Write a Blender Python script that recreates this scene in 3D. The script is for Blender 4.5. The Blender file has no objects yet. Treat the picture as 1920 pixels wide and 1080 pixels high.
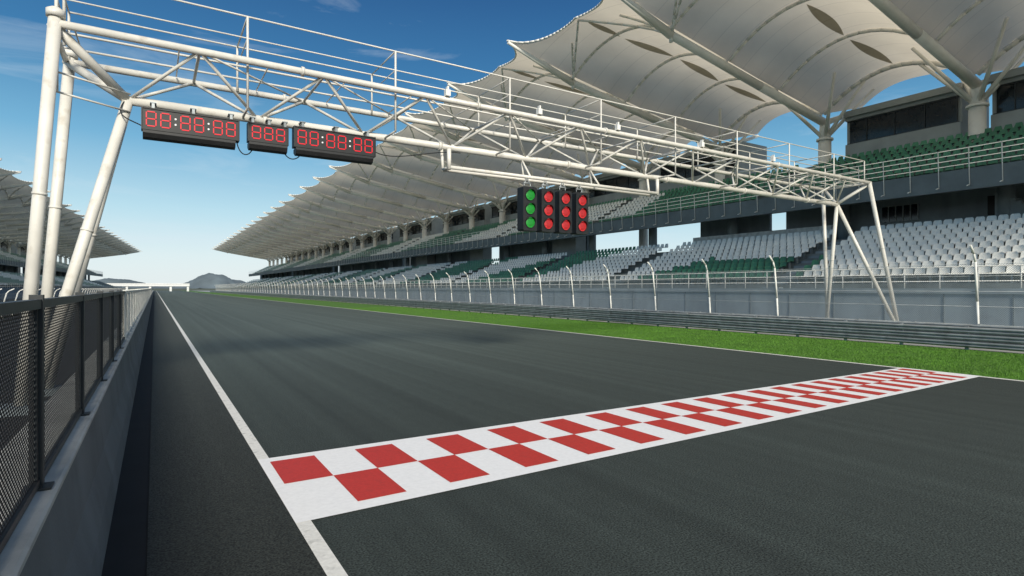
import bpy, bmesh, math, random
import numpy as np
from mathutils import Vector, Matrix, noise
random.seed(4)
rng = np.random.default_rng(7)
S = bpy.context.scene
C = S.collection

# ------------------------------------------------------------------ materials
def nd(nt, t, **kw):
    n = nt.nodes.new(t)
    for k, v in kw.items():
        setattr(n, k, v)
    return n

def mat(name, col, rough=0.6, metal=0.0, nscale=3.0, namt=0.25, bump=0.0, bscale=40.0, stretch=(1, 1, 1), dirt=None, coat=0.0):
    m = bpy.data.materials.new(name); m.use_nodes = True
    nt = m.node_tree; L = nt.links
    b = nt.nodes['Principled BSDF']
    b.inputs['Roughness'].default_value = rough
    b.inputs['Metallic'].default_value = metal
    b.inputs['Coat Weight'].default_value = coat
    geo = nd(nt, 'ShaderNodeNewGeometry')
    mp = nd(nt, 'ShaderNodeMapping'); mp.inputs['Scale'].default_value = stretch
    L.new(geo.outputs['Position'], mp.inputs['Vector'])
    n1 = nd(nt, 'ShaderNodeTexNoise'); n1.inputs['Scale'].default_value = nscale; n1.inputs['Detail'].default_value = 6
    L.new(mp.outputs[0], n1.inputs['Vector'])
    mr = nd(nt, 'ShaderNodeMapRange'); mr.inputs['From Min'].default_value = 0.3; mr.inputs['From Max'].default_value = 0.7
    mr.inputs['To Min'].default_value = 1 - namt; mr.inputs['To Max'].default_value = 1 + namt * 0.6
    L.new(n1.outputs['Fac'], mr.inputs['Value'])
    mx = nd(nt, 'ShaderNodeMix', data_type='RGBA', blend_type='MULTIPLY'); mx.inputs['Factor'].default_value = 1
    mx.inputs['A'].default_value = (*col, 1)
    L.new(mr.outputs[0], mx.inputs['B'])
    out = mx.outputs['Result']
    if dirt:
        n3 = nd(nt, 'ShaderNodeTexNoise'); n3.inputs['Scale'].default_value = dirt[1]; n3.inputs['Detail'].default_value = 8
        L.new(geo.outputs['Position'], n3.inputs['Vector'])
        r3 = nd(nt, 'ShaderNodeMapRange'); r3.inputs['From Min'].default_value = 0.56; r3.inputs['From Max'].default_value = 0.72
        r3.inputs['To Max'].default_value = dirt[2]
        L.new(n3.outputs['Fac'], r3.inputs['Value'])
        m3 = nd(nt, 'ShaderNodeMix', data_type='RGBA'); m3.inputs['B'].default_value = (*dirt[0], 1)
        L.new(r3.outputs[0], m3.inputs['Factor']); L.new(out, m3.inputs['A']); out = m3.outputs['Result']
    L.new(out, b.inputs['Base Color'])
    if bump:
        n2 = nd(nt, 'ShaderNodeTexNoise'); n2.inputs['Scale'].default_value = bscale; n2.inputs['Detail'].default_value = 4
        L.new(geo.outputs['Position'], n2.inputs['Vector'])
        bp = nd(nt, 'ShaderNodeBump'); bp.inputs['Strength'].default_value = bump; bp.inputs['Distance'].default_value = 0.01
        L.new(n2.outputs['Fac'], bp.inputs['Height']); L.new(bp.outputs[0], b.inputs['Normal'])
    return m

def math_(nt, op, a, b=None, c=None):
    n = nd(nt, 'ShaderNodeMath', operation=op)
    for i, v in enumerate((a, b, c)):
        if v is None: continue
        if hasattr(v, 'links') or hasattr(v, 'is_linked'): nt.links.new(v, n.inputs[i])
        else: n.inputs[i].default_value = v
    return n.outputs[0]

def wire_mat(name, col, pitch, w, rough=0.5, metal=0.6, zs=1.0):
    m = bpy.data.materials.new(name); m.use_nodes = True
    nt = m.node_tree; L = nt.links
    b = nt.nodes['Principled BSDF']; b.inputs['Base Color'].default_value = (*col, 1)
    b.inputs['Roughness'].default_value = rough; b.inputs['Metallic'].default_value = metal
    geo = nd(nt, 'ShaderNodeNewGeometry'); sp = nd(nt, 'ShaderNodeSeparateXYZ'); L.new(geo.outputs['Position'], sp.inputs[0])
    y = sp.outputs['Y']; z = math_(nt, 'MULTIPLY', sp.outputs['Z'], zs)
    fs = []
    for op in ('ADD', 'SUBTRACT'):
        a = math_(nt, op, y, z); a = math_(nt, 'ADD', a, 50.0); a = math_(nt, 'DIVIDE', a, pitch)
        fr = math_(nt, 'FRACT', a); fs.append(math_(nt, 'LESS_THAN', fr, w))
    al = math_(nt, 'MAXIMUM', fs[0], fs[1])
    tr = nd(nt, 'ShaderNodeBsdfTransparent'); mx = nd(nt, 'ShaderNodeMixShader')
    L.new(al, mx.inputs[0]); L.new(tr.outputs[0], mx.inputs[1]); L.new(b.outputs[0], mx.inputs[2])
    L.new(mx.outputs[0], nt.nodes['Material Output'].inputs[0])
    return m

def emis_mat(name, col, e, dots=None):
    m = bpy.data.materials.new(name); m.use_nodes = True
    nt = m.node_tree; b = nt.nodes['Principled BSDF']
    b.inputs['Base Color'].default_value = (*[c * 0.4 for c in col], 1); b.inputs['Roughness'].default_value = 0.35
    b.inputs['Emission Color'].default_value = (*col, 1); b.inputs['Emission Strength'].default_value = e
    if dots:
        geo = nd(nt, 'ShaderNodeTexCoord'); v = nd(nt, 'ShaderNodeTexVoronoi'); v.inputs['Scale'].default_value = dots
        v.inputs['Randomness'].default_value = 0.2
        nt.links.new(geo.outputs['Object'], v.inputs['Vector'])
        mr = nd(nt, 'ShaderNodeMapRange'); mr.inputs['From Min'].default_value = 0.2; mr.inputs['From Max'].default_value = 0.55
        mr.inputs['To Min'].default_value = e * 1.8; mr.inputs['To Max'].default_value = 0.0
        nt.links.new(v.outputs['Distance'], mr.inputs['Value']); nt.links.new(mr.outputs[0], b.inputs['Emission Strength'])
    return m

def asphalt(name, base, streak=0.3, vignette_band=False):
    m = bpy.data.materials.new(name); m.use_nodes = True
    nt = m.node_tree; L = nt.links; b = nt.nodes['Principled BSDF']
    b.inputs['Roughness'].default_value = 0.8
    b.inputs['Specular IOR Level'].default_value = 0.35
    geo = nd(nt, 'ShaderNodeNewGeometry')
    def nz(scale, st, det=4, f0=0.3, f1=0.7, t0=0.8, t1=1.2):
        mp = nd(nt, 'ShaderNodeMapping'); mp.inputs['Scale'].default_value = st
        L.new(geo.outputs['Position'], mp.inputs['Vector'])
        n = nd(nt, 'ShaderNodeTexNoise'); n.inputs['Scale'].default_value = scale; n.inputs['Detail'].default_value = det
        L.new(mp.outputs[0], n.inputs['Vector'])
        r = nd(nt, 'ShaderNodeMapRange'); r.inputs['From Min'].default_value = f0; r.inputs['From Max'].default_value = f1
        r.inputs['To Min'].default_value = t0; r.inputs['To Max'].default_value = t1
        L.new(n.outputs['Fac'], r.inputs['Value']); return r.outputs[0], n.outputs['Fac']
    g, gf = nz(60, (1, 1, 1), 6, 0.32, 0.70, 0.15, 2.0)
    s, _ = nz(2.6, (1, 0.006, 1), 7, 0.3, 0.7, 1 - streak, 1 + streak)
    p, _ = nz(0.12, (1, 0.3, 1), 3, 0.3, 0.7, 0.95, 1.05)
    q, _ = nz(9.0, (1, 0.35, 1), 6, 0.3, 0.7, 0.92, 1.08)
    v = math_(nt, 'MULTIPLY', math_(nt, 'MULTIPLY', g, s), math_(nt, 'MULTIPLY', p, q))
    if vignette_band:
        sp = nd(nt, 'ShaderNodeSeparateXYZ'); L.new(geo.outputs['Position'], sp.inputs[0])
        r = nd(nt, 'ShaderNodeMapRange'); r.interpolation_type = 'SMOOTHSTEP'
        r.inputs['From Min'].default_value = 4; r.inputs['From Max'].default_value = 26; r.inputs['To Min'].default_value = .80; r.inputs['To Max'].default_value = 1.75  # vignette painted into the colour: dark near the camera, lighter further on
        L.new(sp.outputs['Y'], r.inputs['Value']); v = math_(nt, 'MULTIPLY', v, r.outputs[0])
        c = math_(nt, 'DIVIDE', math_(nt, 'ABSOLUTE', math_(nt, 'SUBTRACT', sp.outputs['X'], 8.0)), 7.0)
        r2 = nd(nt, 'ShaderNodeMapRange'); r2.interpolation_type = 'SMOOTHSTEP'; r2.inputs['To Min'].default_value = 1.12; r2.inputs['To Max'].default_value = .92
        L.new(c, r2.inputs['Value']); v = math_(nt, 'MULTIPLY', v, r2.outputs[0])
    mx = nd(nt, 'ShaderNodeMix', data_type='RGBA', blend_type='MULTIPLY'); mx.inputs['Factor'].default_value = 1
    mx.inputs['A'].default_value = (*base, 1); L.new(v, mx.inputs['B']); L.new(mx.outputs['Result'], b.inputs['Base Color'])
    bp = nd(nt, 'ShaderNodeBump'); bp.inputs['Strength'].default_value = 0.7; bp.inputs['Distance'].default_value = 0.007
    L.new(gf, bp.inputs['Height']); L.new(bp.outputs[0], b.inputs['Normal'])
    return m

M = {}
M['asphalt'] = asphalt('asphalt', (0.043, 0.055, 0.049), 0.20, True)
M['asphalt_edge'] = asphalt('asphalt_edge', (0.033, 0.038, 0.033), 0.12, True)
M['pit'] = asphalt('pit_asphalt', (0.060, 0.06, 0.060), 0.2)
M['apron'] = mat('apron_concrete', (0.32, 0.33, 0.32), 0.85, 0, 0.8, 0.3, 0.3, 30)
M['earth'] = mat('earth', (0.09, 0.10, 0.06), 0.95, 0, 0.05, 0.4)
M['grass'] = mat('grass_ground', (0.055, 0.155, 0.010), 0.9, 0, 1.2, 0.2, 0.5, 60)
M['blade'] = mat('grass_blade', (0.085, 0.215, 0.014), 0.7, 0, 0.9, 0.28)
M['white_line'] = mat('line_paint', (0.74, 0.73, 0.68), 0.6, 0, 25, 0.12, 0.2, 90, dirt=((0.25, 0.25, 0.23), 9, 0.55))
M['start_white'] = mat('start_white', (0.84, 0.84, 0.83), 0.6, 0, 20, 0.05, 0.2, 90, dirt=((0.55, 0.55, 0.53), 12, 0.12))
M['red'] = mat('start_red', (0.50, 0.034, 0.022), 0.6, 0, 30, 0.12, 0.2, 90, dirt=((0.3, 0.04, 0.03), 12, 0.3))
M['paint'] = mat('gantry_paint', (0.70, 0.68, 0.62), 0.42, 0, 2.5, 0.12, 0.05, 60, dirt=((0.36, 0.31, 0.23), 5, 0.45))
M['concrete'] = mat('concrete', (0.27, 0.32, 0.345), 0.85, 0, 1.2, 0.2, 0.2, 30, (1, 1, 0.3), dirt=((0.15, 0.17, 0.18), 1.6, 0.3))
M['tier'] = mat('tier_concrete', (0.22, 0.24, 0.235), 0.85, 0, 0.9, 0.3, 0.1, 20)
M['wallc'] = mat('barrier_concrete', (0.15, 0.17, 0.178), 0.8, 0, 1.3, 0.2, 0.3, 40, (1, 1, 0.25), dirt=((0.08, 0.09, 0.09), 1.8, 0.5))
M['coping'] = mat('coping_concrete', (0.48, 0.49, 0.46), 0.8, 0, 2.3, 0.2, 0.3, 40, dirt=((0.2, 0.2, 0.19), 3, 0.5))
M['dark'] = mat('drain_shade', (0.008, 0.009, 0.010), 0.9)  # gutter colour with the shade of the pit wall painted in
M['black'] = mat('black_housing', (0.012, 0.013, 0.014), 0.5, 0, 8, 0.3)
M['glass'] = mat('dark_glass', (0.012, 0.016, 0.02), 0.12)
M['suite'] = mat('suite_panel', (0.34, 0.37, 0.37), 0.6, 0, 1.0, 0.15)
M['fascia'] = mat('balcony_fascia', (0.15, 0.18, 0.19), 0.6, 0, 1.0, 0.2)
M['steelw'] = mat('white_steel', (0.84, 0.83, 0.78), 0.45, 0, 1.5, 0.10, dirt=((0.5, 0.47, 0.4), 3, 0.25))
M['galv'] = mat('galvanised_steel', (0.33, 0.36, 0.37), 0.42, 0.35, 3, 0.25, dirt=((0.12, 0.13, 0.13), 2.5, 0.6))
M['fpost'] = mat('fence_post', (0.74, 0.74, 0.69), 0.5, 0, 4, 0.2)
M['dframe'] = mat('fence_frame', (0.035, 0.04, 0.043), 0.45, 0.3, 5, 0.3)
M['wire'] = wire_mat('chain_link', (0.42, 0.48, 0.51), 0.07, 0.14, 0.6, 0.0)
M['pmesh'] = wire_mat('expanded_metal', (0.014, 0.016, 0.018), 0.042, 0.60, 0.7, 0.0, 1.25)
M['pmesh_sunlit'] = wire_mat('expanded_metal_sunlit', (0.42, 0.43, 0.41), 0.040, 0.45, 0.6, 0.0, 1.25)  # far stretch of the mesh, oblique sunlight painted in as a paler colour
M['seatw'] = mat('seat_white', (0.90, 0.89, 0.83), 0.45, 0, 0.9, 0.08)
M['seatg'] = mat('seat_green', (0.065, 0.23, 0.13), 0.45, 0, 0.9, 0.3)
M['ledr'] = emis_mat('led_red', (0.85, 0.010, 0.025), 0.85)
M['ledw'] = emis_mat('led_white', (1.0, 0.95, 0.9), 0.7)
M['lampr'] = emis_mat('lamp_red', (0.90, 0.045, 0.05), 0.50, 24)
M['lampg'] = emis_mat('lamp_green', (0.03, 0.52, 0.06), 0.42, 24)
M['hill'] = mat('hill_scrub_haze', (0.12, 0.155, 0.175), 1.0, 0, 0.012, 0.3)  # scrub colour with distance haze mixed in as blue-grey
M['tarp'] = mat('facade', (0.70, 0.71, 0.70), 0.7)

def cloth(name, col, tf):
    m = bpy.data.materials.new(name); m.use_nodes = True
    nt = m.node_tree; L = nt.links
    nt.nodes.remove(nt.nodes['Principled BSDF'])
    geo = nd(nt, 'ShaderNodeNewGeometry'); n1 = nd(nt, 'ShaderNodeTexNoise'); n1.inputs['Scale'].default_value = 0.25; n1.inputs['Detail'].default_value = 6
    L.new(geo.outputs['Position'], n1.inputs['Vector'])
    sp = nd(nt, 'ShaderNodeSeparateXYZ'); L.new(geo.outputs['Position'], sp.inputs[0])
    fr = math_(nt, 'FRACT', math_(nt, 'DIVIDE', sp.outputs['X'], 1.7)); seam = math_(nt, 'LESS_THAN', fr, 0.035)
    rp = nd(nt, 'ShaderNodeMapRange'); rp.inputs['From Min'].default_value = .3; rp.inputs['From Max'].default_value = .7; rp.inputs['To Min'].default_value = .85; rp.inputs['To Max'].default_value = 1.05
    L.new(n1.outputs['Fac'], rp.inputs['Value'])
    fac = math_(nt, 'MULTIPLY', rp.outputs[0], math_(nt, 'SUBTRACT', 1.0, math_(nt, 'MULTIPLY', seam, 0.14)))
    mx = nd(nt, 'ShaderNodeMix', data_type='RGBA', blend_type='MULTIPLY'); mx.inputs['Factor'].default_value = 1; mx.inputs['A'].default_value = (*col, 1)
    L.new(fac, mx.inputs['B'])
    df = nd(nt, 'ShaderNodeBsdfDiffuse'); tl = nd(nt, 'ShaderNodeBsdfTranslucent'); ms = nd(nt, 'ShaderNodeMixShader'); ms.inputs[0].default_value = tf
    L.new(mx.outputs['Result'], df.inputs[0]); L.new(mx.outputs['Result'], tl.inputs[0])
    L.new(df.outputs[0], ms.inputs[1]); L.new(tl.outputs[0], ms.inputs[2]); L.new(ms.outputs[0], nt.nodes['Material Output'].inputs[0])
    return m
M['membrane'] = cloth('roof_membrane', (0.80, 0.715, 0.575), .50)
M['membrane_grey'] = cloth('roof_membrane_grey', (0.66, 0.65, 0.56), .33)
M['vent'] = cloth('roof_vent', (0.46, 0.42, 0.34), .38)

# ------------------------------------------------------------------ mesh builder
class MB:
    def __init__(s): s.v = []; s.f = []; s.sm = []; s.mi = []
    def face(s, idx, sm=False, mi=0): s.f.append(tuple(idx)); s.sm.append(sm); s.mi.append(mi)
    def poly(s, pts, mi=0, sm=False):
        b = len(s.v); s.v += [tuple(p) for p in pts]; s.face(range(b, b + len(pts)), sm, mi)
    def box(s, x0, x1, y0, y1, z0, z1, mi=0):
        b = len(s.v)
        s.v += [(x0, y0, z0), (x1, y0, z0), (x1, y1, z0), (x0, y1, z0), (x0, y0, z1), (x1, y0, z1), (x1, y1, z1), (x0, y1, z1)]
        for q in ((0, 3, 2, 1), (4, 5, 6, 7), (0, 1, 5, 4), (1, 2, 6, 5), (2, 3, 7, 6), (3, 0, 4, 7)): s.face([b + i for i in q], False, mi)
    def tube(s, a, b, r, r2=None, n=8, mi=0):
        r2 = r if r2 is None else r2
        a = Vector(a); b = Vector(b); d = b - a
        if d.length < 1e-6: return
        d.normalize(); u = d.orthogonal().normalized(); w = d.cross(u)
        k = len(s.v)
        for p, rr in ((a, r), (b, r2)):
            for i in range(n):
                t = 2 * math.pi * i / n
                s.v.append(tuple(p + (u * math.cos(t) + w * math.sin(t)) * rr))
        for i in range(n):
            j = (i + 1) % n
            s.face((k + i, k + j, k + n + j, k + n + i), True, mi)
        s.face([k + n - 1 - i for i in range(n)], False, mi); s.face([k + n + i for i in range(n)], False, mi)
    def path(s, pts, r, n=6, mi=0):
        for a, b in zip(pts[:-1], pts[1:]): s.tube(a, b, r, None, n, mi)
    def prof(s, pts, y0, y1, seg=1, mi=0):
        for a, b in zip(pts[:-1], pts[1:]):
            s.poly([(a[0], y0, a[1]), (b[0], y0, b[1]), (b[0], y1, b[1]), (a[0], y1, a[1])], mi)
    def mesh(s, name, mats):
        me = bpy.data.meshes.new(name); me.from_pydata(s.v, [], s.f)
        for mm in (mats if isinstance(mats, (list, tuple)) else [mats]): me.materials.append(mm)
        me.polygons.foreach_set('use_smooth', s.sm); me.polygons.foreach_set('material_index', s.mi); me.update()
        return me

def put(name, data, parent=None, loc=(0, 0, 0), rotz=0, label=None, category=None, group=None, kind=None):
    o = bpy.data.objects.new(name, data); C.objects.link(o)
    o.location = loc; o.rotation_euler = (0, 0, rotz)
    if parent: o.parent = parent
    if label: o['label'] = label
    if category: o['category'] = category
    if group: o['group'] = group
    if kind: o['kind'] = kind
    return o
def mk(mb, name, mats, **kw): return put(name, mb.mesh(name, mats), **kw)

def sheet(name, x0, x1, y0, y1, z, mt, label, cat='ground'):
    b = MB()
    b.poly([(x0, y0, z), (x1, y0, z), (x1, y1, z), (x0, y1, z)])
    return mk(b, name, mt, label=label, kind='structure', category=cat)

# ------------------------------------------------------------------ ground
sheet('ground', -6000, 6000, -3000, 9000, -0.02, M['earth'], 'wide flat open land reaching the horizon')
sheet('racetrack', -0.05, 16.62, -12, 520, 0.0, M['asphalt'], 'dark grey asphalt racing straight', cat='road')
sheet('pit_lane', -60, -0.9, -12, 520, -0.008, M['pit'], 'grey asphalt pit lane behind the wall', cat='road')
sheet('grass_verge', 16.62, 23.5, -12, 520, -0.004, M['grass'], 'green grass verge beside the track', cat='grass')
sheet('service_road', 23.5, 75, -12, 520, -0.008, M['apron'], 'pale concrete service strip behind the barrier', cat='ground')
sheet('drain', -0.9, -0.05, -12, 520, -0.008, M['dark'], 'drainage gutter at the foot of the pit wall, painted black with the wall shade', cat='ground')
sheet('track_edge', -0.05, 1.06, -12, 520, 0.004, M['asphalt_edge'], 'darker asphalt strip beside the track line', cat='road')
sheet('edge_line', 1.06, 1.19, -12, 520, 0.008, M['white_line'], 'white painted line along the pit side of the track', cat='road marking')
sheet('edge_line', 16.47, 16.62, -12, 520, 0.004, M['white_line'], 'white painted line along the grass side of the track', cat='road marking')

b = MB(); zc = 0.010
def ly(X, a):
    t = (X - 1.1) / 15.4
    return {'f': 7.47 + (7.08 - 7.47) * t, 'rf': 7.29 + (6.98 - 7.29) * t, 'm': 6.39 + (6.22 - 6.39) * t, 'rn': 5.48 + (5.49 - 5.48) * t, 'n': 5.27 + (5.38 - 5.27) * t}[a]
b.poly([(1.06, ly(1.06, 'n'), zc), (16.60, ly(16.6, 'n'), zc), (16.60, ly(16.6, 'f'), zc), (1.06, ly(1.06, 'f'), zc)], 0)
x = 1.17; i = 0
while True:
    cw = (1.06 - .030 * x) / 2
    if x + cw > 16.5: break
    aa, bb = ('m', 'rf') if i % 2 == 0 else ('rn', 'm')
    b.poly([(x, ly(x, aa), zc + .004), (x + cw, ly(x + cw, aa), zc + .004), (x + cw, ly(x + cw, bb), zc + .004), (x, ly(x, bb), zc + .004)], 1)
    x += cw; i += 1
mk(b, 'start_line', [M['start_white'], M['red']], label='red and white chequered start line painted across the asphalt', kind='structure', category='road marking')

# grass blades
def blades(n, y0, y1, h):
    bx = rng.uniform(16.66, 23.2, n); by = y0 + (y1 - y0) * rng.random(n) ** 1.3
    an = rng.uniform(0, 6.28, n); hh = h * rng.uniform(.5, 1.3, n); w = rng.uniform(.004, .009, n)
    lx = rng.normal(0, .015, n); lyy = rng.normal(0, .015, n)
    v = np.zeros((n, 3, 3))
    v[:, 0] = np.stack([bx - w * np.cos(an), by - w * np.sin(an), np.full(n, -.004)], 1)
    v[:, 1] = np.stack([bx + w * np.cos(an), by + w * np.sin(an), np.full(n, -.004)], 1)
    v[:, 2] = np.stack([bx + lx, by + lyy, hh], 1)
    return v.reshape(-1, 3)
V = np.concatenate([blades(110000, 3, 26, .034), blades(35000, 26, 60, .04)])
me = bpy.data.meshes.new('grass'); nF = len(V) // 3
me.vertices.add(len(V)); me.vertices.foreach_set('co', V.ravel()); me.loops.add(len(V)); me.loops.foreach_set('vertex_index', np.arange(len(V)))
me.polygons.add(nF); me.polygons.foreach_set('loop_start', np.arange(nF) * 3); me.polygons.foreach_set('loop_total', np.full(nF, 3)); me.update(calc_edges=True)
me.materials.append(M['blade'])
put('grass', me, label='short mown green grass blades on the verge', kind='stuff', category='grass')

# ------------------------------------------------------------------ pit wall and mesh fence
wl = put('pit_wall', None, loc=(-0.6, 4, 0), label='grey concrete pit wall with pale coping and sloping foot', category='wall')
b = MB()
b.prof([(0.27, -0.01), (0.24, 0.22), (0.17, 0.5), (0.13, 0.96), (-.26, .96), (-0.28, 0.5), (-0.35, -0.01)], -12, 326)
mk(b, 'wall', M['wallc'], parent=wl)
b = MB()
b.prof([(.13, .955), (.15, .965), (.15, .99), (.135, 1.002), (-.28, 1.002), (-.28, .955)], -12, 326)
mk(b, 'coping', M['coping'], parent=wl)
fence = put('mesh_fence', None, loc=(-0.545, 4.0, 1.003), label='dark metal mesh fence standing on the pit wall', category='fence')
for y0, y1, mt, fm in ((-8, 10.5, 'pmesh', 'dframe'), (10.5, 200, 'pmesh_sunlit', 'fpost')):
    b = MB(); b.poly([(0, y0, .06), (0, y1, .06), (0, y1, .985), (0, y0, .985)]); mk(b, 'wire_mesh', M[mt], parent=fence)
    b = MB(); b.box(-.025, .025, y0, y1, .985, 1.035); b.box(-.018, .018, y0, y1, .02, .06); b.box(-.01, .01, y0, y0 + .03, .06, .985); mk(b, 'rail', M[fm], parent=fence)
b = MB(); b.box(-.03, .03, -.028, .028, 0.002, 1.06); b.box(-.06, .07, -.06, .06, 0.001, .012)
b.box(-.012, .012, -.075, -.035, .06, .985); b.box(-.012, .012, .035, .075, .06, .985)
pd, pl = b.mesh('post', M['dframe']), b.mesh('post', M['fpost'])
for k in range(-3, 60): put('post', pd if k < 5 else pl, parent=fence, loc=(0.0, 2.12 * k, 0))

# ------------------------------------------------------------------ guard rails
pr = [(.03, 0), (0, .025), (-.04, .05), (-.04, .075), (.02, .105), (.02, .12), (-.04, .15), (-.04, .175), (0, .20), (.03, .215)]
def rails(name, x, label, z0s, top):
    gr = put(name, None, loc=(x, 0, 0), label=label, category='crash barrier')
    for z0 in z0s:
        b = MB(); b.prof([(px_, z0 + pz) for px_, pz in pr], -8, 320); mk(b, 'beam', M['galv'], parent=gr)
    b = MB(); b.box(.06, .14, -.05, .05, 0, top); pm = b.mesh('post', M['galv'])
    for k in range(0, 75): put('post', pm, parent=gr, loc=(0, -2 + 2.0 * k, 0))
rails('guard_rail', 23.3, 'three-beam galvanised steel crash barrier behind the grass', (.08, .32, .56), .80)
rails('steel_barrier', 24.3, 'second galvanised steel barrier below the catch fence', (.10, .35, .60), .84)

# ------------------------------------------------------------------ debris fence
def debris(loc, y0, ys, h, mirror, label, yend):
    e = put('catch_fence', None, loc=loc, label=label, category='fence')
    sx = -1 if not mirror else 1
    P = lambda x, z: (sx * x, 0, z)
    pts = [P(0, 0), P(.12, h * .45), P(.30, h * .84), P(.42, h * .92), P(.72, h)]
    b = MB()
    for i, (p, q) in enumerate(zip(pts[:-1], pts[1:])): b.tube(p, q, .044 if i < 2 else .038, None, 8)
    b.box(-.12, .12, -.12, .12, -.01, .03)
    pm = b.mesh('post', M['fpost'])
    for y in ys: put('post', pm, parent=e, loc=(0, y, 0))
    b = MB()
    q = [(sx * .06, h * .20), (sx * .12, h * .45), (sx * .29, h * .82)]
    b.prof(q, y0, yend); mk(b, 'wire_mesh', M['wire'], parent=e)
    b = MB()
    for t in (.22, .4, .55, .7, .82):
        xx = sx * (np.interp(t, [0, .45, .84, 1], [0, .12, .30, .72]))
        b.tube((xx, y0, h * t), (xx, yend, h * t), .008, None, 5)
    mk(b, 'cable', M['galv'], parent=e)
    return e
ys = [8.15 - 3.83] + [8.15 + 3.83 * k for k in range(0, 78) if k != 1]
debris((24.85, 0, 0), -6, ys, 3.6, False, 'tall white-posted chain-link catch fence with bent tops', 306)
debris((-9.0, 0, 0), 14, [14 + 3.8 * k for k in range(60)], 2.05, True, 'white-posted chain-link fence across the pit lane', 240)

# ------------------------------------------------------------------ seats
def seat_mesh(name, mt):
    b = MB()
    prof = [(-.22, .40), (-.20, .435), (-.05, .42), (.10, .415), (.17, .45), (.20, .56), (.23, .70), (.245, .78)]
    nw = 6; base = len(b.v)
    for side in (0, 1):
        for i, (px_, pz) in enumerate(prof):
            for j in range(nw + 1):
                s = j / nw * 2 - 1
                wid = .222 * (1 if i < 6 else (.95 if i == 6 else .68))
                if i == 0: wid = .18
                lift = .03 * s * s if i < 5 else 0
                fwd = -.05 * s * s if i >= 4 else 0
                b.v.append((px_ + fwd + side * (.022 if i >= 4 else 0), s * wid, pz + lift - side * (.022 if i < 5 else 0)))
    n = len(prof)
    for side in (0, 1):
        o = base + side * n * (nw + 1)
        for i in range(n - 1):
            for j in range(nw):
                q = [o + i * (nw + 1) + j, o + i * (nw + 1) + j + 1, o + (i + 1) * (nw + 1) + j + 1, o + (i + 1) * (nw + 1) + j]
                b.face(q if side == 0 else q[::-1], True)
    for j in range(nw):
        o = base + (n - 1) * (nw + 1) + j; o2 = o + n * (nw + 1); b.face((o, o + 1, o2 + 1, o2))
    b.box(-.05, .14, -.03, .03, 0.001, .40, 1)
    return b.mesh(name, [mt, M['galv']])
SW = seat_mesh('stadium_seat_white', M['seatw']); SG = seat_mesh('stadium_seat_green', M['seatg'])
LR_ = .325
def lower_row(i): return 30.95 + .8 * i, 2.0 + LR_ * i + LR_
def upper_row(i): return 38.35 + .8 * i, 8.4 + .42 * i
def seatcol_lower(i, y):
    if y < 18.5: return 0
    if y < 27: return 1 if i < 4 - (y - 18.5) * .1 else 0
    s = math.sin(y * .26 + i * .28 + .6) + .5 * math.sin(y * .11 + 1)
    return 1 if s > .2 else 0
def seatcol_upper(i, y):
    if y < 40: return 1
    if y < 62: return 0 if 1 <= i <= 6 else 1
    s = math.sin(y * .16 + i * .2)
    return 1 if s > -.2 else 0
seats = []
for i in range(10):
    x, z = lower_row(i); y = 5.0
    while y < 285:
        if (y - 19.0) % 14.5 > 1.3: seats.append((x, y, z, seatcol_lower(i, y), 0, i))
        y += .5
for i in range(8):
    x, z = upper_row(i); y = 5.0
    while y < 285:
        if (y - 24.9) % 19.4 > 1.2: seats.append((x, y, z, seatcol_upper(i, y), 1, i))
        y += .5
vis = [s for s in seats if s[4] == 0 and s[1] > s[0] * .272]
vis.sort(key=lambda s: s[0] * .5343 + s[1] * .8453 )
near = set(vis[:300])
for s in seats:
    if s in near:
        w = s[3] == 0
        o = put('stadium_seat', SW if w else SG, loc=(s[0], s[1], s[2]), rotz=rng.normal(0, .02), label=('white' if w else 'dark green') + ' plastic stadium seat on the concrete tier', category='seat', group='seats on the grandstand tiers')
def lowseats(lst, name, label, parent=None):
    b = MB()
    for (x, y, z, c, *_r) in lst:
        if y < 75 and parent is None:
            wv = .215; xs = [(-.21, .41), (.13, .41), (.19, .55), (.24, .78)]
            k = len(b.v)
            for ii, (a, zz) in enumerate(xs):
                ww = wv if ii < 3 else .15
                b.v += [(x + a - .04 * (ii > 1), y - ww, z + zz), (x + a, y, z + zz), (x + a - .04 * (ii > 1), y + ww, z + zz)]
            for ii in range(3):
                for j in range(2): b.face((k + ii * 3 + j, k + ii * 3 + j + 1, k + ii * 3 + 4 + j, k + ii * 3 + 3 + j), True, c)
        else:
            s = 1 if parent is None else -1
            b.poly([(x - .2 * s, y - .2, z + .41), (x - .2 * s, y + .2, z + .41), (x + .15 * s, y + .2, z + .42), (x + .15 * s, y - .2, z + .42)], c)
            b.poly([(x + .15 * s, y - .2, z + .42), (x + .15 * s, y + .2, z + .42), (x + .22 * s, y + .17, z + .78), (x + .22 * s, y - .17, z + .78)], c)
    if parent: return mk(b, name, [M['seatw'], M['seatg']], kind='stuff', parent=parent)
    return mk(b, name, [M['seatw'], M['seatg']], kind='stuff', label=label, category='seats')
lowseats([s for s in seats if s not in near and s[1] > s[0] * .24], 'seating', 'rows of white and green plastic seats on the grandstand tiers')

# ------------------------------------------------------------------ grandstands
BAY = 9.7
ZX = [21.3, 23.5, 27, 36, 44, 50]; ZB = [19.62, 19.0, 18.25, 16.75, 15.65, 17.2]; AR = [0.1, 0.8, 1.5, 2.2, 2.2, 1.2]
def memz(x, v): return float(np.interp(x, ZX, ZB)) + float(np.interp(x, ZX, AR)) * 4 * v * (1 - v)
def front(v): return 21.1 + 2.2 * abs(math.sin(math.pi * v)) ** .6 + .35 * abs(math.sin(2 * math.pi * v)) ** .8

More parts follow.
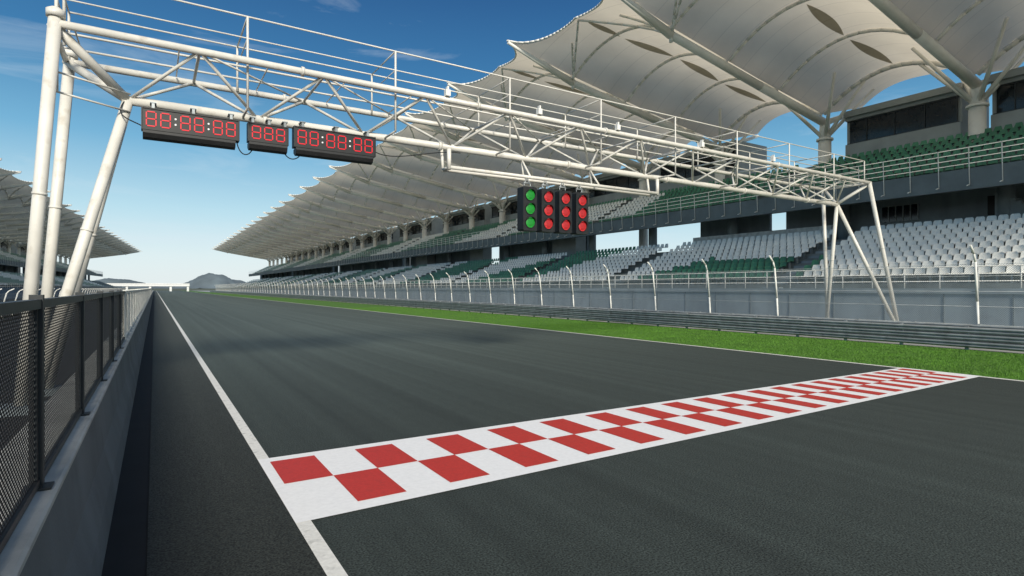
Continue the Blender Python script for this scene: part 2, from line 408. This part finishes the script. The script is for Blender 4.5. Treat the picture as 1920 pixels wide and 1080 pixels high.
def panel_mesh(sx, off, mt):
    b = MB(); nu, nv = 24, 24
    for i in range(nu + 1):
        for j in range(nv + 1):
            v = j / nv
            xf = front(v); xb = 50 - 1.0 * abs(math.sin(2 * math.pi * v))
            x = xf + (xb - xf) * i / nu
            b.v.append((sx * (x - off), v * BAY, memz(x, v)))
    for i in range(nu):
        for j in range(nv):
            k = i * (nv + 1) + j; b.face((k, k + 1, k + nv + 2, k + nv + 1), True)
    return b.mesh('canopy_panel', mt)
def tube_mesh(name, pts, r, n=6):
    b = MB()
    b.path(pts, r, n)
    return b.mesh(name, M['steelw'])
def rib_meshes(sx, off):
    out = []
    for x in (27, 32.5, 38.2, 44.0):
        out.append(tube_mesh('roof_rib', [(sx * (x - off), v * BAY, memz(x, v) - .12) for v in np.linspace(.01, .99, 15)], .11 if x != 44 else .16))
    edge = tube_mesh('edge_cable', [(sx * (front(v) - off), v * BAY, memz(front(v), v)) for v in np.linspace(0, 1, 33)], .07, 5)
    props = []
    for v0, v1 in ((0.005, .25), (.995, .75), (.005, .5), (.995, .5)):
        x1 = 25 if v1 != .5 else 23.6
        pts = []
        for t in np.linspace(0, 1, 7):
            x_ = 27 + (x1 - 27) * t; v_ = v0 + (v1 - v0) * t; z_ = 17.75 + (memz(x1, v1) - .05 - 17.75) * (t ** .75)
            pts.append((sx * (x_ - off), v_ * BAY, z_))
        props.append(tube_mesh('roof_prop', pts, .075))
    return out, edge, props
def beam_mesh(sx, off):
    b = MB()
    P = lambda x, z: (sx * (x - off), 0, z)
    b.tube(P(44.3, 15.0), P(36, 16.3), .32, .30, 10); b.tube(P(36, 16.3), P(27, 17.75), .30, .26, 10)
    b.tube(P(27, 17.75), P(21.15, 19.5), .28, .12, 8); b.tube(P(27, 17.75), P(24, 18.95), .07, None, 6)
    b.tube(P(27, 17.3), P(27, 18.5), .12, None, 8)
    b.tube(P(44.3, 15.0), P(50, 17.0), .24, .14, 8)
    return b.mesh('roof_beam', M['steelw'])
def col_mesh(sx, off):
    b = MB()
    P = lambda x, y, z: (sx * (x - off), y, z)
    b.tube(P(44.3, 0, 0), P(44.3, 0, 13.6), .52, .46, 16)
    b.tube(P(44.3, 0, 13.6), P(44.3, 0, 13.75), .60, .60, 16)
    b.tube(P(44.3, 0, 13.75), P(44.3, 0, 15.2), .42, .34, 16)
    for x, y in ((41.2, 2.4), (41.2, -2.4), (47.2, 2.2), (47.2, -2.2), (44.0, 3.2), (44.0, -3.2)):
        b.tube(P(44.3, 0, 13.7), P(x, y, memz(x, abs(y) / BAY) - .12), .15, .10, 8)
    return b.mesh('roof_column', M['steelw'])
def vent_mesh(sx, off, xc, hl, hw, sk):
    b = MB(); n = 14
    for i in range(n + 1):
        t = i / n * 2 - 1; x = xc + t * hl; w = hw * (1 - t * t)
        for s in (-1, 0, 1):
            y = BAY * .5 + s * w + sk * t; b.v.append((sx * (x - off), y, memz(x, y / BAY) - .05))
    for i in range(n):
        for j in range(2): k = i * 3 + j; b.face((k, k + 1, k + 4, k + 3))
    return b.mesh('roof_vent', M['vent'])

def grandstand(loc, rotz, sx, off, y0, ks, label, detail):
    g = put('grandstand', None, loc=loc, rotz=rotz, label=label, category='grandstand')
    pm, bm_, cm = panel_mesh(sx, off, M['membrane'] if detail else M['membrane_grey']), beam_mesh(sx, off), col_mesh(sx, off)
    rbs, edge, props = rib_meshes(sx, off)
    vm = [vent_mesh(sx, off, xc, hl, hw, sk) for xc, hl, hw, sk in ((25.8, 1.7, .26, .2), (30.2, 2.3, .34, -.2), (35.6, 2.5, .36, .2), (41.3, 2.5, .34, -.2))]
    for k in ks:
        y = y0 + BAY * k
        p = put('canopy_panel', pm, parent=g, loc=(0, y, 0))
        for rm in rbs: put('roof_rib', rm, parent=p)
        put('edge_cable', edge, parent=p)
        if y < 75:
            for q_ in props: put('roof_prop', q_, parent=p)
        if detail and 0 <= y < 90:
            for v in vm: put('roof_vent', v, parent=p)
        put('roof_beam', bm_, parent=p)
        put('roof_column', cm, parent=g, loc=(0, y, 0))
    ya, yb = y0 + BAY * ks[0] - 1, y0 + BAY * (ks[-1] + 1) + 1
    q = lambda pts: [(sx * (x - off), z) for x, z in pts]
    zt = 2.0 + LR_ * 10
    pts = [(30.55, 2.0)]
    for i in range(10): pts += [(30.55 + .8 * i, 2.0 + LR_ * (i + 1)), (31.35 + .8 * i, 2.0 + LR_ * (i + 1))]
    pts += [(43, zt)]
    b = MB(); b.prof(q(pts), ya, yb); b.prof(q([(29.5, 1.98), (30.55, 1.98)]), ya, yb); mk(b, 'lower_tier', M['tier'], parent=g)
    b = MB(); b.prof(q([(29.5, -.01), (29.5, 1.85), (29.42, 1.85), (29.42, 2.08), (29.6, 2.08), (29.6, 1.98)]), ya, yb)
    if detail:
        y = ya
        while y < 90:
            b.box(29.47, 29.497, y, y + .05, 0, 1.84, 1); y += 2.4
    mk(b, 'front_wall', [M['concrete'], M['fascia']], parent=g)
    pts = [(37.0, 8.4), (37.95, 8.4)]
    for i in range(8): pts += [(37.95 + .8 * i, 8.4 + .42 * i), (38.75 + .8 * i, 8.4 + .42 * i)]
    pts += [(44.35, 11.8), (46.5, 11.8)]
    b = MB(); b.prof(q(pts), ya, yb); b.prof(q([(37.15, 7.62), (39.5, 7.7), (46.5, 11.0)]), ya, yb); mk(b, 'upper_tier', M['tier'], parent=g)
    b = MB(); b.prof(q([(37.15, 7.62), (37.15, 7.40), (36.95, 7.40), (36.9, 8.52), (37.05, 8.52), (37.05, 8.38)]), ya, yb)
    mk(b, 'balcony_edge', M['fascia'], parent=g)
    if not detail:
        sl = []
        for i in range(8):
            xx, zz = upper_row(i); yy = ya + 1
            while yy < min(yb, 180): sl.append((sx * (xx - off), yy, zz, 1 if math.sin(yy * .1 + i * .3) > -.4 else 0)); yy += .6
        for i in range(10):
            xx, zz = lower_row(i); yy = ya + 1
            while yy < min(yb, 180): sl.append((sx * (xx - off), yy, zz, 1 if math.sin(yy * .13 + i * .3) > -.1 else 0)); yy += .6
        lowseats(sl, 'seating', '', parent=g)
    for nm, x, z, hh, br in (('lower_railing', 29.55, 2.08, .95, 0), ('upper_railing', 36.9, 8.5, 1.15, 1)):
        b = MB()
        lv = (1, .66, .33) if not br else (1, .75, .5, .25)
        for t in lv: b.tube((sx * (x - off), ya, z + hh * t), (sx * (x - off), yb, z + hh * t), .026, None, 5)
        y = ya
        while y < min(yb, 170 if detail else yb):
            b.tube((sx * (x - off), y, z - (.9 if br else 0)), (sx * (x - off - (.12 if br else 0)), y, z + hh), .026, None, 5)
            if br: b.tube((sx * (x - .0 - off), y, z - .85), (sx * (x - .35 - off), y, z - .95), .03, None, 5)
            y += 1.4
        mk(b, nm, M['steelw'], parent=g)
    if detail:
        y = 19.0
        while y < 120:
            b = MB()
            for i in range(10):
                b.box(30.15 + .8 * i, 30.96 + .8 * i, y + .15, y + 1.2, 1.97 + LR_ * i, 2.16 + LR_ * i)
            mk(b, 'aisle_steps', M['concrete'], parent=g)
            y += 14.5
    def wall(name, segs, x0, x1, z0, z1, mt):
        for a, c in segs:
            b = MB(); X0, X1 = sorted((sx * (x0 - off), sx * (x1 - off))); b.box(X0, X1, a, c, z0, z1); mk(b, name, mt, parent=g)
    if detail:
        wall('concourse_wall', [(-12, 26.2), (27.6, 34.5), (50.5, 70), (74, 104), (108, 150), (156, 205), (210, 290)], 42.2, 42.5, zt, 8.95, M['concrete'])
        wall('parapet', [(21.5, 33.5)], 40.0, 40.2, zt, 6.5, M['tarp'])
        wall('kiosk', [(50.5, 55), (72, 76), (92, 97)], 40.5, 42.0, zt, 8.2, M['suite'])
        b = MB(); b.box(42.16, 42.19, 12.3, 13.4, zt + .01, 7.6); mk(b, 'door', M['black'], parent=g)
        b = MB(); b.box(42.15, 42.19, 17.0, 19.2, 6.6, 7.6); mk(b, 'window', M['glass'], parent=g)
        b = MB()
        for j in range(5): b.box(42.10, 42.145, 17.0 + .44 * j, 17.06 + .44 * j, 6.58, 7.62)
        b.box(42.09, 42.146, 16.98, 18.9, 6.54, 6.60); b.box(42.09, 42.146, 16.98, 18.9, 7.60, 7.66)
        mk(b, 'window_frame', M['suite'], parent=g)
        b = MB()
        for j in range(12): b.box(40.7, 42.0, 9 + .3 * j, 9.3 + .3 * j, zt, zt + .02 + .19 * (j + 1))
        mk(b, 'stair', M['concrete'], parent=g)
    else:
        wall('concourse_wall', [(ya + 2 + 30 * j, ya + 26 + 30 * j) for j in range(8)], 42.2, 42.5, zt, 8.95, M['concrete'])
    cb = MB(); X = sx * (41 - off); cb.tube((X, 0, zt - .1), (X, 0, 8.6), .42, None, 14); cmesh = cb.mesh('concourse_column', M['concrete'])
    y = 12.2 if detail else ya + 3
    while y < yb - 2 and y < 280: put('concourse_column', cmesh, parent=g, loc=(0, y, 0)); y += 9
    segs = [(-10, 14.2), (15.8, 23.2), (33, 42.5), (45, 62), (66, 78), (80, 96), (101, 118), (122, 150), (156, 190), (196, 240)] if detail else [(ya + 5 + 26 * j, ya + 24 + 26 * j) for j in range(8)]
    for a, c in segs:
        b = MB()
        for (xa, xb2, za, zb) in ((45.2, 50, 11.81, 13.15), (45.2, 50, 14.95, 15.75), (45.45, 50, 13.15, 14.95), (44.9, 45.2, 15.2, 15.62)):
            X0, X1 = sorted((sx * (xa - off), sx * (xb2 - off)))
            b.box(X0, X1, a, c, za, zb, 0)
        s_ = mk(b, 'hospitality_suite', [M['suite']], parent=g)
        b = MB(); X0, X1 = sorted((sx * (45.36 - off), sx * (45.44 - off))); b.box(X0, X1, a + .25, c - .25, 13.2, 14.9); mk(b, 'window', M['glass'], parent=s_)
        b = MB(); y = a + .2
        while y < c - .2:
            X0, X1 = sorted((sx * (45.29 - off), sx * (45.355 - off))); b.box(X0, X1, y, y + .05, 13.16, 14.94); y += 1.9
        X0, X1 = sorted((sx * (45.28 - off), sx * (45.357 - off))); b.box(X0, X1, a + .1, c - .1, 13.17, 13.23); b.box(X0, X1, a + .1, c - .1, 14.86, 14.93)
        mk(b, 'window_frame', M['dframe'], parent=s_)
    return g

grandstand((0, 0, 0), 0, 1, 0, 24.3, range(-4, 27), 'long two-tier concrete grandstand under a white tensile canopy roof', True)
grandstand((-17.7, 101.7, 0), math.radians(-3.27), -1, 21.3, 0, range(-4, 23), 'distant second grandstand with scalloped white canopy roof', False)

# ------------------------------------------------------------------ gantry
NY, FY, LY = 12.4, 14.4, 13.4
ZU, ZL = 6.65, 5.78
g = put('start_gantry', None, loc=(-1.9, 13.4, 0), label='cream-painted tubular steel truss gantry spanning the track', category='gantry')
G = Vector((-1.9, 13.4, 0))
def gt(mb, a, b_, r, r2=None, n=10): mb.tube(Vector(a) - G, Vector(b_) - G, r, r2, n)
XL0, XR0 = -.44, 25.35
XU0, XU1 = -1.5, 26.2
b = MB(); gt(b, (XL0 - .1, LY, ZL), (XR0 + .1, LY, ZL), .092, n=14)
for xx in np.arange(2, 25, 4.2): gt(b, (xx, LY, ZL), (xx + .08, LY, ZL), .125, n=14)
mk(b, 'lower_chord', M['paint'], parent=g)
for yy in (NY, FY):
    b = MB(); gt(b, (XU0, yy, ZU), (XU1, yy, ZU), .070, n=12)
    for xx in np.arange(2.6, 25, 4.2): gt(b, (xx, yy, ZU), (xx + .06, yy, ZU), .10, n=12)
    mk(b, 'upper_chord', M['paint'], parent=g)
b = MB(); n = 11; pw = (XR0 - XL0) / n
for i in range(n):
    xl, xr, xm = XL0 + pw * i, XL0 + pw * (i + 1), XL0 + pw * (i + .5)
    for yy in (NY, FY):
        gt(b, (xl, LY, ZL), (xm, yy, ZU), .034, n=8); gt(b, (xr, LY, ZL), (xm, yy, ZU), .034, n=8)
    gt(b, (xm, NY, ZU), (xm, FY, ZU), .03, n=8)
    if i < n - 1: gt(b, (xm, NY, ZU), (xm + pw, FY, ZU), .022, n=6)
for yy in (NY, FY):
    gt(b, (XL0, LY, ZL), (XU0, yy, ZU), .085, n=10); gt(b, (XR0, LY, ZL), (XU1, yy, ZU), .07, n=10)
gt(b, (XU0, NY, ZU), (XU0, FY, ZU), .05); gt(b, (XU1, NY, ZU), (XU1, FY, ZU), .05)
mk(b, 'bracing', M['paint'], parent=g)
b = MB()
for yy in (13.0, 13.8): gt(b, (XU0, yy, ZU + .08), (XU1, yy, ZU + .08), .022, n=6)
for xx in np.arange(XU0 + .3, XU1, 1.6): gt(b, (xx, 12.5, ZU + .05), (xx, 14.3, ZU + .05), .015, n=5)
mk(b, 'walkway', M['paint'], parent=g)
def leg(a, c, r):
    b = MB(); gt(b, a, c, r, n=16)
    d = (Vector(c) - Vector(a)).normalized(); p = Vector(a) + (Vector(c) - Vector(a)) * .45
    gt(b, p, p + d * .04, r * 1.1, n=16)
    mk(b, 'leg', M['paint'], parent=g)
leg((-1.44, NY, ZU + .12), (-1.92, 12.5, 0), .100); leg((-1.44, FY, ZU + .12), (-1.95, 14.4, 0), .100)
leg((XL0, LY, ZL), (-1.80, 12.55, 0), .095); leg((XL0, LY, ZL), (-1.82, 14.35, 0), .095)
leg((26.1, NY, ZU), (27.95, 12.1, .5), .085); leg((25.4, LY, ZL), (27.85, 12.15, .5), .08)
leg((26.1, FY, ZU), (26.5, 14.4, .5), .08); leg((25.4, LY, ZL), (26.3, 14.35, .5), .08)
for (xx, yy, zz) in ((-1.9, 12.5, .12), (-1.9, 14.4, .12), (27.9, 12.12, .51), (26.4, 14.38, .51)):
    b = MB(); b.box(xx - .35 - G.x, xx + .35 - G.x, yy - .3 - G.y, yy + .3 - G.y, -.005, zz)
    mk(b, 'footing', M['concrete'], parent=g)
for yy in (NY, FY):
    b = MB(); gt(b, (-1.44, yy, ZU + .1), (-1.44, yy, ZU + .22), .135, n=14); gt(b, (-1.44, yy, ZU + .22), (-1.44, yy, ZU + .27), .135, .06, n=14)
    mk(b, 'cap', M['paint'], parent=g)
b = MB()
px = [-1.45] + [1.6 + 3.15 * k for k in range(8)] + [26.1]
for yy in (12.6, 14.3):
    for zz in (7.62, 7.18): gt(b, (px[0], yy, zz), (px[-1], yy, zz), .014 if zz < 7.5 else .018, n=6)
    for xx in px: gt(b, (xx, yy, 5.75 if 0 < xx < 25 and yy < 13 else 6.6), (xx, yy, 7.62), .024, n=6)
for xx in px:
    gt(b, (xx, 12.6, 7.62), (xx, 14.3, 7.62), .018, n=6); gt(b, (xx + .0, 12.6, 7.18), (xx, 14.3, 7.18), .013, n=6)
for xx in px[1:-1]: gt(b, (xx, 12.6, 5.76), (xx, 13.4, 5.76), .025, n=6)
for zz in (5.55, 5.9): gt(b, (-1.55, 12.6, zz), (-.4, 13.3, zz - .02), .018, n=6)
gt(b, (-1.45, 12.6, 8.9), (-1.45, 12.6, 5.55), .030, n=8); gt(b, (-1.45, 13.6, 8.9), (-1.45, 13.6, 6.7), .028, n=8)
mk(b, 'railing', M['paint'], parent=g)
for xx in (5.9, 8.6, 11.4, 15.1, 19.0):
    b = MB(); b.box(xx - G.x, xx + .12 - G.x, NY - .12 - G.y, NY + .0 - G.y, ZU + .07, ZU + .22); b.box(xx + .04 - G.x, xx + .08 - G.x, NY - .11 - G.y, NY - .01 - G.y, ZU + .221, ZU + .30)
    mk(b, 'junction_box', M['steelw'], parent=g)
b = MB()
for yy in (12.95, 13.3): gt(b, (6.3, yy, 5.16), (13.75, yy, 5.16), .05, n=10)
for xx in (6.3, 13.75):
    gt(b, (xx, 12.95, 5.10), (xx, 12.95, 5.62), .055); gt(b, (xx, 13.3, 5.1), (xx, 13.4, 5.75), .04); gt(b, (xx, 12.95, 5.16), (xx, 13.3, 5.16), .04)
for xx in (8.8, 11.3): gt(b, (xx, 12.95, 5.16), (xx, 13.4, 5.72), .03); gt(b, (xx, 13.3, 5.16), (xx, 13.4, 5.72), .03)
mk(b, 'lamp_frame', M['paint'], parent=g)

# displays
SEG = {'a': (0, 1, 1, 1), 'b': (1, .5, 1, 1), 'c': (1, 0, 1, .5), 'd': (0, 0, 1, 0), 'e': (0, 0, 0, .5), 'f': (0, .5, 0, 1), 'g': (0, .5, 1, .5)}
def display(x0, x1, z0, z1, text, label):
    yf = 13.02
    e = put('timing_display', None, loc=((x0 + x1) / 2, yf, z0), label=label, category='display', group='timing displays on the gantry')
    W = x1 - x0; H = z1 - z0; hw = W / 2
    b = MB(); b.box(-hw, hw, 0.006, .22, 0, H)
    fr = .022
    b.box(-hw, hw, -.012, .0058, H - fr, H); b.box(-hw, hw, -.012, .0058, 0, fr); b.box(-hw, -hw + fr, -.012, .0058, fr + .001, H - fr - .001); b.box(hw - fr, hw, -.012, .0058, fr + .001, H - fr - .001)
    mk(b, 'housing', M['black'], parent=e)
    b = MB(); w2 = hw * .97
    pr_ = [(-.10, -.03), (.20, -.03), (.20, -.11), (.06, -.19), (-.06, -.16), (-.10, -.08)]
    k = len(b.v)
    for xx in (-w2, w2 * .93):
        for (yy, zz) in pr_: b.v.append((xx, yy, zz))
    n = len(pr_)
    for i in range(n): j = (i + 1) % n; b.face((k + i, k + j, k + n + j, k + n + i))
    b.face([k + i for i in range(n)][::-1]); b.face([k + n + i for i in range(n)])
    for xx in (-w2 * .7, 0, w2 * .7): b.box(xx, xx + .05, .02, .12, -.029, -.001)
    mk(b, 'lamp_tray', M['black'], parent=e)
    for xx in (-hw * .8, 0, hw * .8):
        b = MB(); b.box(xx, xx + .05, .08, .30, H, H + .12); b.box(xx - .03, xx + .08, .07, .31, H + .121, H + .14)
        mk(b, 'bracket', M['galv'], parent=e)
    units = sum(1 if c == '8' else .42 for c in text); u = (W - .09) / units; x = -hw + .045
    dw = u * .66; dh = H * .64; z = H * .18; t = .0095
    for c in text:
        bd = MB()
        if c == '8':
            xs = x + (u - dw) / 2
            for s in SEG.values():
                ax, az, bx, bz = xs + s[0] * dw, z + s[1] * dh, xs + s[2] * dw, z + s[3] * dh
                if az == bz: bd.box(ax + .014, bx - .014, -.004, .0055, az - t, az + t)
                else: bd.box(ax - t, ax + t, -.004, .0055, az + .014, bz - .014)
            x += u
            mk(bd, 'digit', M['ledr'], parent=e)
        else:
            for zz in (.30, .70): bd.tube((x + u * .21, -.004, z + dh * zz), (x + u * .21, .0055, z + dh * zz), .018, None, 10)
            x += u * .42
            mk(bd, 'colon', M['ledw'], parent=e)
display(-.22, 1.50, 5.17, 5.60, '88:88:88', 'wide black display with red digits 88:88:88')
display(1.66, 2.47, 5.20, 5.60, '888', 'narrow black display with three red digits 888')
display(2.58, 4.42, 5.20, 5.66, '88:88:88', 'wide black display with red digits 88:88:88 beside the truss')
def cable(pts, name='cable'):
    b = MB(); p = [Vector(q) for q in pts]; out = []
    for i in range(25):
        t = i / 24; n = len(p) - 1
        out.append(sum((p[k] * (math.comb(n, k) * t ** k * (1 - t) ** (n - k)) for k in range(n + 1)), Vector((0, 0, 0))))
    o0 = out[0]; b.path([q - o0 for q in out], .012, 5)
    mk(b, 'cable', M['black'], loc=o0, label='black electric cable sagging between the displays', category='cable', group='display cables')
cable([(-.5, 13.3, 5.72), (-.7, 13.1, 5.3), (-.3, 13.1, 5.35), (-.1, 13.2, 5.2)])
cable([(1.45, 13.1, 5.2), (1.5, 13.1, 4.8), (1.75, 13.1, 4.85), (1.8, 13.1, 5.2)])
cable([(2.35, 13.1, 5.2), (2.4, 13.1, 4.85), (2.7, 13.1, 4.85), (2.8, 13.1, 5.2)])
cable([(4.4, 13.1, 5.35), (4.9, 13.1, 5.1), (6.0, 13.2, 5.65), (6.8, 13.3, 5.65)])

# traffic lights
RL = .143
def hb():
    b = MB(); w, h, d = .225, .60, .15; c = .03
    ring = [(-w + c, -h), (w - c, -h), (w, -h + c), (w, h - c), (w - c, h), (-w + c, h), (-w, h - c), (-w, -h + c)]
    k = len(b.v)
    for yy in (-d, d):
        for x, z in ring: b.v.append((x, yy, z))
    b.face([k + i for i in range(8)]); b.face([k + 8 + i for i in range(8)][::-1])
    for i in range(8): j = (i + 1) % 8; b.face((k + i, k + 8 + i, k + 8 + j, k + j))
    for zz in (-.375, 0, .375):
        n = 24
        for i in range(n):
            a0, a1 = 2 * math.pi * i / n, 2 * math.pi * (i + 1) / n
            dd = lambda a: d + .02 + .075 * max(0, math.sin(a)) ** .7
            P = lambda a, r, y: (math.cos(a) * r, y, zz + math.sin(a) * r)
            b.poly([P(a0, RL + .018, -dd(a0)), P(a1, RL + .018, -dd(a1)), P(a1, RL + .018, -d), P(a0, RL + .018, -d)], 0, True)
            b.poly([P(a0, RL + .005, -dd(a0)), P(a0, RL + .005, -d), P(a1, RL + .005, -d), P(a1, RL + .005, -dd(a1))], 0, True)
            b.poly([P(a0, RL + .005, -dd(a0)), P(a1, RL + .005, -dd(a1)), P(a1, RL + .018, -dd(a1)), P(a0, RL + .018, -dd(a0))], 0)
    return b.mesh('housing', M['black'])
HB = hb()
def lens(mt):
    b = MB(); n = 24; k = 0
    rr = [(.0, -.02), (.08, -.016), (.12, -.008), (RL, 0)]
    b.v.append((0, -.02, 0))
    for r, y in rr[1:]:
        for i in range(n): a = 2 * math.pi * i / n; b.v.append((math.cos(a) * r, y, math.sin(a) * r))
    for i in range(n): b.face((0, 1 + i, 1 + (i + 1) % n), True)
    for q in range(2):
        for i in range(n): j = (i + 1) % n; b.face((1 + q * n + i, 1 + (q + 1) * n + i, 1 + (q + 1) * n + j, 1 + q * n + j), True)
    return b.mesh('lamp', mt)
LR, LG = lens(M['lampr']), lens(M['lampg'])
hk = MB()
for xx in (-.1, .1): hk.path([(xx, 0, .60), (xx, 0, .72), (xx * .3, 0, .80), (xx * .3, .0, .86)], .016, 6)
hk.tube((-.12, 0, .72), (.12, 0, .72), .02, None, 6); hk = hk.mesh('hanger', M['galv'])
for i in range(4):
    green = i == 0
    t = put('traffic_light', None, loc=(8.68 + .61 * i, 12.95, 4.27), label=('black signal panel with three lit green lamps' if green else 'black signal panel with three lit red lamps') + ' hung below the gantry', category='traffic light', group='start signal panels')
    put('housing', HB, parent=t)
    for zz in (-.375, 0, .375): put('lamp', LG if green else LR, parent=t, loc=(0, -.156, zz))
    put('hanger', hk, parent=t)

# ------------------------------------------------------------------ far background
b = MB()
b.box(-28, 19, -2, 2, 3.2, 4.5)
for xx in (-27, -15, -3.0, 8, 17.5): b.box(xx, xx + 1.2, -1.5, 1.5, 0, 3.2)
b.box(-28, 19, -2.15, -2.0, 4.5, 5.0)
mk(b, 'bridge', M['tarp'], loc=(0, 420, 0), label='low white bridge crossing the far end of the track', category='bridge')
def hill(cx, cy, rx, ry, h, seed, label):
    b = MB(); n = 60; k = 0
    for i in range(n + 1):
        for j in range(n + 1):
            u, v = i / n * 2 - 1, j / n * 2 - 1
            r = min(1, math.sqrt(u * u + v * v) * (1 + .18 * noise.noise(Vector((u * 2 + seed, v * 2, 0)))))
            e = (.5 + .5 * math.cos(math.pi * r)) ** .8
            z = h * e * (1 + .12 * noise.noise(Vector((u * 5 + seed, v * 5, seed)))) + h * .05 * noise.noise(Vector((u * 26, v * 26, seed))) * (e > .02)
            b.v.append((u * rx, v * ry, z - .5))
    for i in range(n):
        for j in range(n): k = i * (n + 1) + j; b.face((k, k + n + 1, k + n + 2, k + 1), True)
    mk(b, 'hill', M['hill'], loc=(cx, cy, 0), label=label, kind='structure', category='hill')
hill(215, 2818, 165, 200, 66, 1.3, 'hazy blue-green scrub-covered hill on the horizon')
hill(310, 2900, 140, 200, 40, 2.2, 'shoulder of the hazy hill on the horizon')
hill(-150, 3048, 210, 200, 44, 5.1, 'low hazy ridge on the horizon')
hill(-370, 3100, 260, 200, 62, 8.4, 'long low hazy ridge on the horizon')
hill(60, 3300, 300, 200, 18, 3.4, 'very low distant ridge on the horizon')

# ------------------------------------------------------------------ camera, sky, sun
cam = bpy.data.cameras.new('camera'); cam.lens = 1060 / 1920 * 36; cam.sensor_width = 36; cam.clip_end = 20000; cam.clip_start = .05
co = bpy.data.objects.new('camera', cam); C.objects.link(co); co.location = (0, 0, 2.1)
co.rotation_euler = (math.radians(90), 0, math.radians(-32.3)); S.camera = co

EL, AZ = 30, 194
w = bpy.data.worlds.new('World'); S.world = w; w.use_nodes = True
nt = w.node_tree; L = nt.links; bg = nt.nodes['Background']
sky = nd(nt, 'ShaderNodeTexSky', sky_type='NISHITA'); sky.sun_disc = False
sky.sun_elevation = math.radians(EL); sky.sun_rotation = math.radians(AZ); sky.air_density = 1.0; sky.dust_density = 1.5; sky.ozone_density = 1.0
tc = nd(nt, 'ShaderNodeTexCoord'); sp = nd(nt, 'ShaderNodeSeparateXYZ'); L.new(tc.outputs['Generated'], sp.inputs[0])
ramp = nd(nt, 'ShaderNodeValToRGB'); cr = ramp.color_ramp
stops = [(0.0, (.80, .87, .88)), (.05, (.70, .83, .87)), (.12, (.46, .70, .81)), (.22, (.155, .42, .64)), (.34, (.028, .175, .39)), (.48, (.008, .080, .245)), (1.0, (.10, .19, .35))]
cr.elements[0].position = 0; cr.elements[0].color = (*stops[0][1], 1); cr.elements[1].position = 1; cr.elements[1].color = (*stops[-1][1], 1)
for p_, c_ in stops[1:-1]: e_ = cr.elements.new(p_); e_.color = (*c_, 1)
L.new(sp.outputs['Z'], ramp.inputs[0])
sc = nd(nt, 'ShaderNodeVectorMath', operation='SCALE'); sc.inputs['Scale'].default_value = 7.2; L.new(ramp.outputs[0], sc.inputs[0])
fz = nd(nt, 'ShaderNodeMapRange'); fz.inputs['From Min'].default_value = .5; fz.inputs['From Max'].default_value = .8; fz.inputs['To Min'].default_value = .90; fz.inputs['To Max'].default_value = 0.0
L.new(sp.outputs['Z'], fz.inputs['Value'])
m1 = nd(nt, 'ShaderNodeMix', data_type='RGBA'); L.new(fz.outputs[0], m1.inputs['Factor']); L.new(sky.outputs[0], m1.inputs['A']); L.new(sc.outputs[0], m1.inputs['B'])
mp = nd(nt, 'ShaderNodeMapping'); mp.inputs['Scale'].default_value = (1.5, 1.5, 9)
L.new(tc.outputs['Generated'], mp.inputs[0]); nz = nd(nt, 'ShaderNodeTexNoise'); nz.inputs['Scale'].default_value = 2.2; nz.inputs['Detail'].default_value = 9; nz.inputs['Roughness'].default_value = .6
nz.inputs['Distortion'].default_value = .6
L.new(mp.outputs[0], nz.inputs['Vector'])
r = nd(nt, 'ShaderNodeMapRange'); r.inputs['From Min'].default_value = .54; r.inputs['From Max'].default_value = .85; r.inputs['To Max'].default_value = .45
L.new(nz.outputs['Fac'], r.inputs['Value'])
mx = nd(nt, 'ShaderNodeMix', data_type='RGBA'); mx.inputs['B'].default_value = (5.0, 5.7, 6.2, 1)
L.new(r.outputs[0], mx.inputs['Factor']); L.new(m1.outputs['Result'], mx.inputs['A']); L.new(mx.outputs['Result'], bg.inputs[0])
bg.inputs[1].default_value = 0.145
sl = bpy.data.lights.new('sun', 'SUN'); sl.energy = 4.6; sl.angle = math.radians(13.0); sl.color = (1, .93, .80)
so = bpy.data.objects.new('sun', sl); C.objects.link(so)
ce = math.cos(math.radians(EL)); d = Vector((math.sin(math.radians(AZ)) * ce, math.cos(math.radians(AZ)) * ce, math.sin(math.radians(EL))))
so.rotation_euler = d.to_track_quat('Z', 'Y').to_euler()
S.view_settings.view_transform = 'Standard'; S.view_settings.look = 'None'; S.view_settings.exposure = 0
